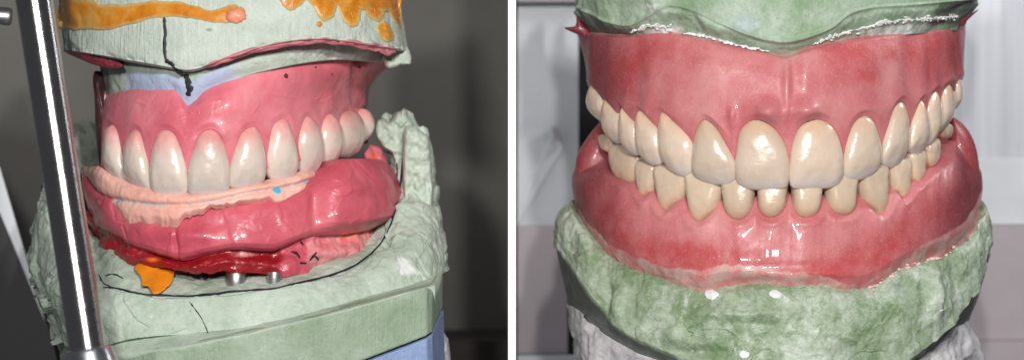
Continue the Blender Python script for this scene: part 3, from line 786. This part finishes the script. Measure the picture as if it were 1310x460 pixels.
# the recessed ridge between the cast's lip and the wax
f2 = poly([(118, 116), (145, 124), (222, 118), (240, 140), (262, 120), (310, 99), (350, 88), (430, 76), (500, 80)])
XL = poly([(0, 128), (1, 132)]); XR = poly([(0, 500), (1, 490)])
G, nrm, px, py, V, PH = arch(275, XL, XR, 2.0, 2.6, [(0, off(e1, -4)), (1, f2)], nu=420, nv=60, Y0=-.12, prof=poly([(0, .15), (.5, .08), (1, .16)]))
G = G + nrm*(rubble(G, nrm, .07, 3, 4) - .12*gs(px, py, 245, 96, 14, 5)*0 )[..., None]
at = np.zeros(px.shape+(3,)); at[..., 0] = ss(155, 170, px)*ss(320, 280, px)*ss(.25, .5, V)*.9; at[..., 1] = .5*ss(300, 400, px)
at[..., 2] = .6*ss(160, 135, px)
shell('ridge', G, G+np.array([0, .8, 0]), ST_L, cu2, at)
YRG = ylook(G)
strip('pink_layer', [(262, 86, 5), (290, 76, 7), (330, 64, 8), (370, 56, 7), (410, 53, 8), (450, 56, 8), (480, 61, 10), (497, 65, 12), (506, 63, 8)], YCU, .05, PINK_SHEET, cu2, rough=.35, n=90, back=.4)
pillow('corner_block', [(492, 70), (500, 60), (521, 60), (526, 80), (512, 84), (498, 88), (492, 82)], 1.4, .12, ST_L, cu2, rough=.05, back=.8, p=6, nr=12, chip=.06, attrf=lambda p, r: np.stack([p[:, 0]*0, p[:, 0]*0+.25, p[:, 0]*0], -1))
strip('resin_wedge', [(84, 66, 4), (100, 71, 7), (118, 77, 10), (135, 81, 11), (148, 83, 9), (157, 84, 4)], YCU, .06, DKRED, cu2, back=.6, n=40)
strip('wax_streak', [(74, 14, 44), (100, 18, 42), (130, 22, 34), (165, 18, 26), (205, 12, 22), (240, 14, 18), (265, 20, 15), (285, 20, 20), (300, 17, 22), (314, 18, 12)], YCU, .02, ORW, cu2, rough=.12, n=110)
pillow('wax_streak', [(288, 19), (297, 11), (310, 13), (315, 21), (308, 29), (295, 29)], YCU, .10, plain('peach_wax', (236, 150, 120), .35, nz=.2), cu2, rough=.12, seed=3)
strip('wax_streak', [(420, -12, 26), (440, -2, 24), (470, -2, 30), (500, 0, 34), (514, 2, 30)], YCU, .045, ORW, cu2, rough=.1)
pillow('wax_streak', [(352, -14), (361, 6), (370, 14), (379, 11), (388, 4), (396, -14)], YCU, .03, ORW, cu2, attrf=lambda p, r: np.stack([r, r*0, r*0], -1), rough=.05)
pillow('wax_streak', [(385, -14), (400, 8), (408, 22), (415, 28), (425, 23), (430, 12), (436, -14)], YCU, .03, ORW, cu2, attrf=lambda p, r: np.stack([r, r*0, r*0], -1), rough=.05, seed=2)
pillow('wax_streak', [(425, -14), (434, 14), (442, 30), (453, 35), (461, 27), (463, 8), (464, -14)], YCU, .03, ORW, cu2, attrf=lambda p, r: np.stack([r, r*0, r*0], -1), rough=.05, seed=5)
pillow('wax_streak', [(458, -14), (464, 10), (474, 24), (485, 27), (492, 18), (490, 0), (488, -14)], YCU, .03, ORW, cu2, attrf=lambda p, r: np.stack([r, r*0, r*0], -1), rough=.05, seed=6)
pillow('wax_streak', [(486, 28), (482, 38), (488, 50), (499, 54), (505, 48), (500, 36), (493, 27)], YCU, .03, ORW, cu2, attrf=lambda p, r: np.stack([r, r*0, r*0], -1), rough=.05, seed=7)
pillow('wax_streak', [(482, -14), (494, 10), (505, 28), (514, 38), (513, 10), (508, -14)], YCU, .03, ORW, cu2, attrf=lambda p, r: np.stack([r, r*0, r*0], -1), rough=.05, seed=8)
pillow('wax_streak', [(404, 31), (409, 27), (413, 31), (409, 35)], YCU, .03, ORW, cu2, attrf=lambda p, r: np.stack([r, r*0, r*0], -1), n=20)
strip('pen_line', [(210, 22, 3.5), (211, 40, 4.2), (210.5, 60, 4.4), (211.5, 76, 3.6)], YCU, .006, INK, cu2, rough=.3, n=50, back=.03)
strip('pen_line', [(211, 77, 5), (218, 81, 5), (224, 88, 3.5), (233, 94, 4)], YCU, .012, INK, cu2, rough=.4, n=40, back=.1)
strip('pen_line', [(236, 95, 5), (240, 101, 7), (240, 108, 9), (243, 114, 7), (240, 123, 6)], YRG, .012, INK, cu2, rough=.5, n=40, back=.03)
pillow('pebble', [(263, 38), (268, 36), (272, 38), (268, 40.5)], YCU, .01, ST_LB, cu2, n=20, attrf=lambda p, r: np.zeros((len(p), 3)))

# ---- lower wax rim
wl = thing('bite_block', 'glossy dark pink wax bite rim with red base, seated in the pale green lower cast', 'wax rim', loc_of(300, 330, 1.5))
top = poly([(100, 205), (108, 222), (130, 240), (200, 250), (300, 246), (360, 240), (395, 232), (412, 218), (426, 207), (446, 203), (470, 203), (488, 212), (504, 234)])
bot = poly([(100, 255), (118, 285), (140, 298), (160, 312), (190, 322), (230, 333), (262, 326), (300, 319), (350, 321), (370, 313), (400, 302), (450, 298), (480, 291), (496, 284), (504, 270)])
XL = poly([(0, 104), (.5, 106), (1, 120)]); XR = poly([(0, 498), (.3, 504), (.7, 504), (1, 499)])
G, nrm, px, py, V, PH = arch(278, XL, XR, 1.9, 2.6, [(0, top), (1, bot)], phiR=112, nu=460, nv=130, Y0=.0, prof=poly([(0, .30), (.2, .12), (.55, .0), (.88, -.04), (1, .04)]))
disp = .10*fbm(G, 1.0, 3, 25) + .03*fbm(G, 3, 3, 5) + .03*facets(G, 1.1, 71, .3) + .006*facets(G, 3.2, 72, .3) + .14*ss(400, 425, px)*ss(1, .8, V) - .07*gs(px, py, 405, 262, 10, 40) + .05*gs(px, py, 440, 240, 22, 8) + .06*gs(px, py, 240, 300, 40, 12) - .05*gs(px, py, 225, 315, 3, 25)-.05*np.exp(-((V-1)/.03)**2)
G = G + nrm*disp[..., None]
at = np.zeros(px.shape+(3,)); at[..., 1] = .8*gs(px, py, 465, 297, 30, 8)+.45*gs(px, py, 225, 330, 30, 4)
at[..., 2] = .3*gs(px, py, 170, 280, 40, 12)
shell('wax_body', G, G-nrm*.9, WAXL, wl, at)
YWL = ylook(G)
bt = poly([(108, 300), (128, 338), (160, 338), (190, 340), (220, 344), (240, 349), (270, 348), (300, 347), (330, 350), (360, 353), (395, 348), (440, 332), (470, 316), (490, 299), (500, 280)]); bt = rag(bt, 1.8, 10, 4)
XL = poly([(0, 112), (1, 122)]); XR = poly([(0, 500), (1, 492)])
G, nrm, px, py, V, PH = arch(278, XL, XR, 1.9, 2.6, [(0, off(bot, -10)), (1, bt)], phiR=108, nu=420, nv=70, Y0=.0, prof=poly([(0, .12), (.3, .2), (.7, .08), (1, .12)]))
disp = .17*fbm(G, 2.5, 5, 35) + .08*gs(px, py, 440, 322, 40, 10)
G = G + nrm*disp[..., None]
at = np.zeros(px.shape+(3,)); at[..., 0] = .8*ss(370, 350, px)+.3*gs(px, py, 372, 330, 14, 10)+.25*gs(px, py, 380, 320, 14, 10)
at[..., 2] = .75*gs(px, py, 315, 325, 26, 6)+.65*ss(375, 400, px)+.4*gs(px, py, 150, 325, 10, 5); at[..., 1] = .8*gs(px, py, 455, 303, 32, 6)+.7*gs(px, py, 195, 332, 18, 5)+.5*gs(px, py, 480, 306, 14, 8)
shell('base_plate', G, G-nrm*.6, WAXL, wl, at)
YBP = ylook(G)
pillow('wax_knob', [(464, 200), (470, 188), (480, 185), (489, 191), (496, 206), (500, 224), (494, 232), (478, 218)], 2.6, .25, WAXU, wl, rough=.06, back=.3, attrf=lambda p, r: np.stack([p[:, 0]*0, .6*gs(p[:, 0], p[:, 1], 478, 200, 8, 10), p[:, 0]*0+.2], -1))
for pts in [[(372, 321, 2), (380, 324, 3), (384, 330, 2)], [(396, 333, 2), (402, 326, 3), (405, 322, 2)], [(402, 326, 2), (408, 332, 2.5)], [(383, 336, 2), (392, 336, 3)], [(384, 308, 2), (388, 313, 3)]]:
    strip('pen_mark', pts, YBP, .01, INK, wl, n=14, rough=.4, back=.03)
# ---- bite paste
bp = thing('bite_paste', 'peach coloured bite registration paste squeezed out between greyish teeth and dark pink wax', 'paste', loc_of(260, 290, .2))
top = poly([(100, 208), (112, 214), (125, 212), (145, 224), (190, 236), (240, 243), (300, 238), (340, 230), (380, 220), (395, 217), (412, 222)])
bot = poly([(100, 222), (118, 240), (135, 262), (152, 276), (168, 288), (180, 291), (200, 290), (224, 291), (236, 281), (260, 271), (300, 263), (335, 259), (346, 258), (356, 267), (370, 269), (382, 256), (396, 244), (412, 236)]); bot = rag(bot, 3.0, 9, 2)
XL = poly([(0, 107), (.5, 109), (1, 120)]); XR = poly([(0, 411), (1, 410)])
phr = math.degrees(math.asin(.98))
G, nrm, px, py, V, PH = arch(262, XL, XR, 2.0, 1.3, [(0, top), (1, bot)], phiL=100, phiR=88, nu=420, nv=90, Y0=-.06, prof=poly([(0, .20), (.25, .03), (.5, .0), (.75, -.02), (1, .08)]))
gl = poly([(100, 226), (130, 250), (160, 257), (200, 262), (240, 262), (280, 256), (320, 246), (350, 242), (380, 236), (412, 226)])(px)
disp = .06*fbm(G, 2.0, 4, 45) - .035*np.exp(-((py-gl)/3.)**2) + .015*np.exp(-((py-gl+9)/6.)**2)
G = G + nrm*disp[..., None]
at = np.zeros(px.shape+(3,)); at[..., 0] = .78*np.exp(-((py-gl)/4.)**2); at[..., 1] = 1.0*(gs(px, py, 355, 243, 6, 3.5)+.5*fbm(G, 12, 3, 2) > .42)*(abs(px-355) < 10)*(abs(py-243) < 6)+.8*(gs(px, py, 149, 258, 3, 2) > .5)
at[..., 2] = .4*ss(.6, 1, V)
shell('paste_body', G, G+np.array([0, .5, 0]), PASTE, bp, at)
for o in list(bp.children): pass
# ---- lower cast (left)
cl2 = thing('plaster_cast', 'pale green lower plaster cast with chipped rim and trimmed base, holding dark pink wax', 'cast', loc_of(320, 480, 1.5))
net = [  # inner floor, inner edge, outer edge, middle, bottom (px, py, Y)
 [(122,200,4.6),(120,168,4.7),(100,150,4.6),(72,250,4.2),(80,400,4.0)],
 [(118,240,3.6),(108,205,3.7),(84,190,3.6),(58,280,3.2),(72,430,3.0)],
 [(116,280,2.4),(100,240,2.5),(64,232,2.3),(38,335,2.0),(72,436,1.8)],
 [(122,300,1.8),(114,330,1.2),(80,320,1.0),(60,375,.9),(92,444,.8)],
 [(140,318,1.1),(140,366,.4),(132,364,.3),(122,395,.1),(130,442,.1)],
 [(180,322,1.0),(180,374,.1),(178,377,0),(172,402,-.1),(172,432,-.15)],
 [(235,326,1.0),(238,377,0),(240,381,-.1),(240,405,-.18),(242,426,-.2)],
 [(305,326,1.0),(308,371,0),(310,375,-.1),(312,396,-.18),(314,418,-.2)],
 [(368,324,1.0),(372,362,.1),(374,366,0),(382,386,-.08),(388,402,-.1)],
 [(425,312,1.3),(432,348,.5),(438,352,.4),(448,368,.25),(455,386,.2)],
 [(472,305,1.5),(484,314,1.1),(494,316,1.0),(512,340,.75),(520,369,.7)],
 [(492,262,2.2),(504,270,1.9),(520,272,1.7),(545,305,1.3),(551,360,1.1)],
 [(500,225,2.8),(514,222,2.5),(532,222,2.3),(554,280,1.9),(562,350,1.6)],
 [(506,190,3.2),(518,178,3.0),(545,180,2.9),(557,255,2.5),(564,345,2.2)],
 [(502,175,3.6),(512,150,3.4),(528,155,3.3),(552,230,3.0),(562,340,2.8)],
 [(486,180,4.1),(490,156,4.0),(500,152,4.0),(530,220,3.8),(556,340,3.6)]]
def loft(net, nu, nv):
    N = np.array(net, float)            # C, R, 3
    C, R = N.shape[:2]
    def res(A, n):
        m = A.shape[0]; t = np.linspace(0, m-1, n); i = np.minimum(t.astype(int), m-2); f = (t-i)[:, None, None]
        g = lambda k: A[np.clip(i+k, 0, m-1)]
        p0, p1, p2, p3 = g(-1), g(0), g(1), g(2)
        return .5*((2*p1)+(-p0+p2)*f+(2*p0-5*p1+4*p2-p3)*f*f+(-p0+3*p1-3*p2+p3)*f**3)
    A = res(N, nu)                       # nu, R, 3
    A = res(A.transpose(1, 0, 2), nv)    # nv, nu, 3
    return P(A[..., 0], A[..., 1], A[..., 2]), A[..., 0], A[..., 1]
G, px, py = loft(net, 560, 170)
n = gnormals(G); n = n*np.sign(-n[..., 1:2]+1e-6)
n[..., 1] = -abs(n[..., 1])
rr = ss(440, 510, px)+ss(130, 90, px)
rr = np.clip(rr, 0, 1)
d1, d2, idn = cells(G+.2*fbm(G, 2, 3, 9)[..., None], 3.2, 5)
disp = (.4+.1*rr)*rubble(G, n, .13, 1.5, 14, 1.5) + .03*fbm(G, 6, 4, 8) + (.03+.12*rr)*facets(G, 1.15, 5) + (.01+.03*rr)*facets(G, 3.2, 15) + .015*rr*fbm(G, 5, 4, 61)
vv = np.linspace(0, 1, G.shape[0])[:, None]
disp = disp*ss(0, .1, vv)
jag = .22*fbm(G, 3.5, 4, 77)*np.exp(-((vv-.4)/.2)**2)*np.clip(rr, 0, 1)
G = G + n*disp[..., None] + np.array([0, 0, 1])*jag[..., None]
at = np.zeros(px.shape+(3,))
at[..., 1] = .7*gs(px, py, 512, 340, 10, 14)+.6*gs(px, py, 530, 348, 20, 7)+.45*gs(px, py, 190, 403, 18, 6)+.4*gs(px, py, 198, 420, 14, 4)+.5*gs(px, py, 535, 170, 14, 14)
at[..., 2] = .5*ss(.22, .1, vv)*ss(500, 460, px) + .4*gs(px, py, 60, 340, 25, 60)
shell('cast_rim', G, G+np.array([0, 1.0, 0]), ST_L, cl2, at)
YCL = ylook(G)
def wall(p, r): return np.stack([p[:, 0]*0, .35+p[:, 0]*0, p[:, 0]*0], -1)
pillow('rim_wall', [(481, 170), (483, 156), (490, 152), (499, 155), (507, 145), (513, 142), (518, 138), (523, 150), (530, 162), (532, 200), (528, 250), (512, 290), (500, 292), (507, 250), (508, 225), (502, 198), (488, 186)], 2.75, .22, ST_L, cl2, n=160, rough=.03, chip=.15, back=1.4, nr=34, p=8, attrf=wall, seed=4)
pillow('rim_wall', [(516, 172), (524, 160), (536, 164), (547, 176), (551, 200), (553, 240), (552, 280), (540, 300), (524, 285), (516, 240)], 2.2, .20, ST_L, cl2, n=120, rough=.03, chip=.15, back=1.4, nr=34, p=8, attrf=wall, seed=9)
# pencilled black line on the rim
strip('pen_line', [(132, 367, 1.5), (150, 368, 2), (178, 375, 2), (210, 377, 2.5), (240, 378, 2), (275, 375, 3), (310, 371, 2), (345, 369, 2.5), (372, 363, 2), (420, 352, 2), (455, 338, 2.5), (485, 313, 2), (500, 285, 2), (510, 250, 2), (514, 215, 2), (517, 190, 2)], YCL, .035, INK, cl2, n=160, rough=.5, back=.05)
strip('pen_line', [(242, 385, 1), (252, 398, 1.4), (262, 415, 1), (268, 431, 1.8)], YCL, .006, INK, cl2, n=40, rough=.7, back=.03)
for pts in [[(126, 350, 1), (133, 362, 1.6), (142, 366, 1)], [(134, 352, 1), (146, 350, 1.4), (158, 356, 1)], [(488, 184, 2), (500, 188, 1.5), (512, 186, 2)], [(490, 192, 1.4), (504, 198, 1.5), (516, 199, 1.4)], [(507, 205, 1.4), (508, 225, 1.6), (504, 245, 1.4)]]:
    strip('pen_line', pts, YCL, .01, INK, cl2, n=24, rough=.6, back=.03)
# trimmed base: a faceted block under the rim
def prism(name, topc, botc, Yb, mat, parent, bev=.02, mask=None):
    """faceted block: topc/botc = lists of (px, py, Y) along the front; closed towards Yb"""
    V = []
    for c in topc: V.append(P(*c))
    for c in botc: V.append(P(*c))
    m = len(topc)
    a, b_ = topc[0], topc[-1]; c, d = botc[0], botc[-1]
    V += [P(a[0], a[1], Yb), P(b_[0], b_[1], Yb), P(c[0], c[1], Yb), P(d[0], d[1], Yb)]
    F = [(i, i+1, m+i+1, m+i) for i in range(m-1)]
    F += [tuple([2*m, 2*m+1]+list(range(m-1, -1, -1))), tuple([2*m+3, 2*m+2]+list(range(m, 2*m)))]
    F += [(0, m, 2*m+2, 2*m), (m-1, 2*m+1, 2*m+3, 2*m-1), (2*m, 2*m+2, 2*m+3, 2*m+1)]
    o = mesh(name, np.array(V), F, mat, parent, smooth=False, attr=np.zeros((len(V), 3)))
    bv = o.modifiers.new('bevel', 'BEVEL'); bv.width = bev; bv.segments = 3
    return o
prism('cast_base', [(74, 430, 2.2), (118, 452, .3), (200, 445, -.35), (290, 430, -.42), (400, 405, -.3), (545, 366, .1), (553, 363, .25), (565, 340, 1.6)],
      [(88, 560, 2.2), (125, 560, .3), (200, 548, -.35), (300, 520, -.42), (400, 485, -.3), (546, 429, .1), (553, 425, .25), (566, 392, 1.6)], 4.5, ST_LB, cl2, .03)
# ledge between rim and base
ld = [[(74, 428, 2.3), (70, 428, 2.2)], [(120, 438, .4), (118, 454, .28)], [(200, 424, .0), (200, 447, -.36)], [(290, 414, .0), (290, 432, -.43)], [(400, 392, .1), (400, 407, -.31)], [(520, 364, .7), (540, 369, .1)], [(552, 352, 1.2), (556, 362, .3)], [(560, 336, 1.9), (566, 340, 1.6)]]
G, px, py = loft(ld, 260, 16)
G = G + np.array([0, 0, 1])*(.02*fbm(G, 3, 4, 5))[..., None]
at = np.zeros(px.shape+(3,)); at[..., 2] = .22  # ledge greyed, its shade put into the colour
shell('ledge', G, G+np.array([0, .6, -.3]), ST_L, cl2, at)
prism('blue_plaster', [(86, 540, 2.3), (200, 553, -.3), (300, 524, -.38), (400, 489, -.26), (546, 432, .13), (553, 428, .28), (567, 395, 1.6)],
      [(90, 640, 2.3), (200, 640, -.3), (300, 640, -.38), (400, 640, -.26), (552, 640, .13), (560, 640, .28), (575, 640, 1.6)], 4.4, PL_B, cl2, .02)
pillow('plaster_lump', [(566, 425), (572, 430), (576, 450), (578, 500), (560, 500), (552, 470), (558, 440)], 2.0, .3, PL_W, cl2, rough=.05, back=1, attrf=lambda p, r: np.zeros((len(p), 3)))
# far-left back wall of the cast seen beside the rod
pillow('orange_wax_patch', [(172, 339), (179, 353), (182, 364), (190, 367), (196, 376), (204, 374), (213, 369), (220, 359), (223, 346), (221, 337), (197, 334)], lambda x, y: .0+(376-y)/50*.75, .05, plain('bright_orange_wax', (240, 140, 30), .35, nz=.25, nscale=3), cl2, rough=.05, n=60)
pillow('hole', [(259, 349), (264, 347), (267, 352), (263, 357), (259, 355)], YCL, .02, INK, cl2, n=24)

def lathe(name, base, axis, prof, mat, parent=None, n=48):
    """turned part: built along its own Z axis, then set on its place and tilted"""
    axis = Vector(axis).normalized(); V = []; F = []
    for (r, z) in prof:
        for i in range(n):
            a = 2*math.pi*i/n; V.append((r*math.cos(a), r*math.sin(a), z))
    for k in range(len(prof)-1):
        for i in range(n): F.append((k*n+i, k*n+(i+1) % n, (k+1)*n+(i+1) % n, (k+1)*n+i))
    F.append(tuple(range(n-1, -1, -1))); F.append(tuple((len(prof)-1)*n+i for i in range(n)))
    o = mesh(name, np.array(V), F, mat)
    o.rotation_euler = axis.to_track_quat('Z', 'Y').to_euler()
    o.location = Vector(base)
    if parent is not None:
        o.parent = parent; o.location = Vector(base) - parent.location
    md = o.modifiers.new('edges', 'EDGE_SPLIT'); md.split_angle = math.radians(50)
    return o
for k, (cx, cy, r, h, lab) in enumerate([(302, 368, .135, .30, 'wide shiny steel implant cylinder under the dark pink wax, left of the narrow one'),
                                  (351, 367, .105, .20, 'narrow shiny steel implant cylinder under the dark pink wax, right of the wide one')]):
    bse = loc_of(cx, cy, .28)
    im = thing('implant_analog', lab, 'implant part', bse, 'steel implant cylinders in the lower cast')
    lathe('cylinder', bse, (0, 0, 1), [(r*.9, 0), (r, .02), (r, h*.75), (r*.93, h*.78), (r*.93, h)], STEEL, im)
    lathe('collar', (bse[0], bse[1], bse[2]-.05), (0, 0, 1), [(r*1.2, 0), (r*1.2, .05), (r*1.05, .07)], STEEL, im)

# ---- steel rod
a = Vector(P(31.9, -75, -2.2)); b = Vector(P(111.8, 442, -2.2))
rd = thing('steel_rod', 'tall slanted steel rod standing in front of the pale green casts at far left', 'rod', tuple(P(114, 470, -2.2)))
ax = (a-b)
R_ = .235*(D-2.2)/D
lathe('pin', tuple(b - ax.normalized()*.2), tuple(ax), [(R_, 0), (R_, ax.length+.2)], ROD, rd, n=96)
lathe('foot', tuple(b - ax.normalized()*1.4), tuple(ax), [(.46, 0), (.43, .9), (.30, 1.33), (.285, 1.36), (.27, 1.37), (R_*.99, 1.38)], steel('satin_steel', .34, (205, 208, 214), .6), rd, n=96)

# ---- blurred articulator parts, far left
BLK = plain('black_paint', (30, 30, 33), .55); 
ar = thing('articulator_frame', 'blurred black frame with a white edge in the lower left corner behind the rod', 'frame', loc_of(20, 460, 6))
mesh('black_plate', np.concatenate([P([-40, 0, 26, 62, 90, -40], [240, 268, 330, 420, 520, 520], 6), P([-40, 0, 26, 62, 90, -40], [240, 268, 330, 420, 520, 520], 6.8)]),
     [(0, 1, 2, 3, 4, 5), (11, 10, 9, 8, 7, 6)]+[(i, i+6, (i+1) % 6+6, (i+1) % 6) for i in range(6)], BLK, ar, smooth=False)
mesh('white_edge', np.concatenate([P([-40, 0, 22, 50, 58, 26, 0, -40], [150, 215, 290, 385, 412, 334, 272, 244], 5.9), P([-40, 0, 22, 50, 58, 26, 0, -40], [150, 215, 290, 385, 412, 334, 272, 244], 6.7)]),
     [tuple(range(8)), tuple(range(15, 7, -1))]+[(i, i+8, (i+1) % 8+8, (i+1) % 8) for i in range(8)], plain('white_plastic', (215, 217, 222), .5), ar, smooth=False)
kb = thing('thumbscrew', 'small grey steel knob behind the rod in the top left corner', 'knob', loc_of(0, 18, 2))
lathe('knob_head', loc_of(-14, 19, 2), (1, 0, -.1), [(.11, 0), (.12, .03), (.12, .27), (.10, .30)], STEEL, kb)
lathe('knob_shaft', loc_of(-60, 15, 2), (1, 0, -.1), [(.06, 0), (.06, .5)], STEEL, kb)
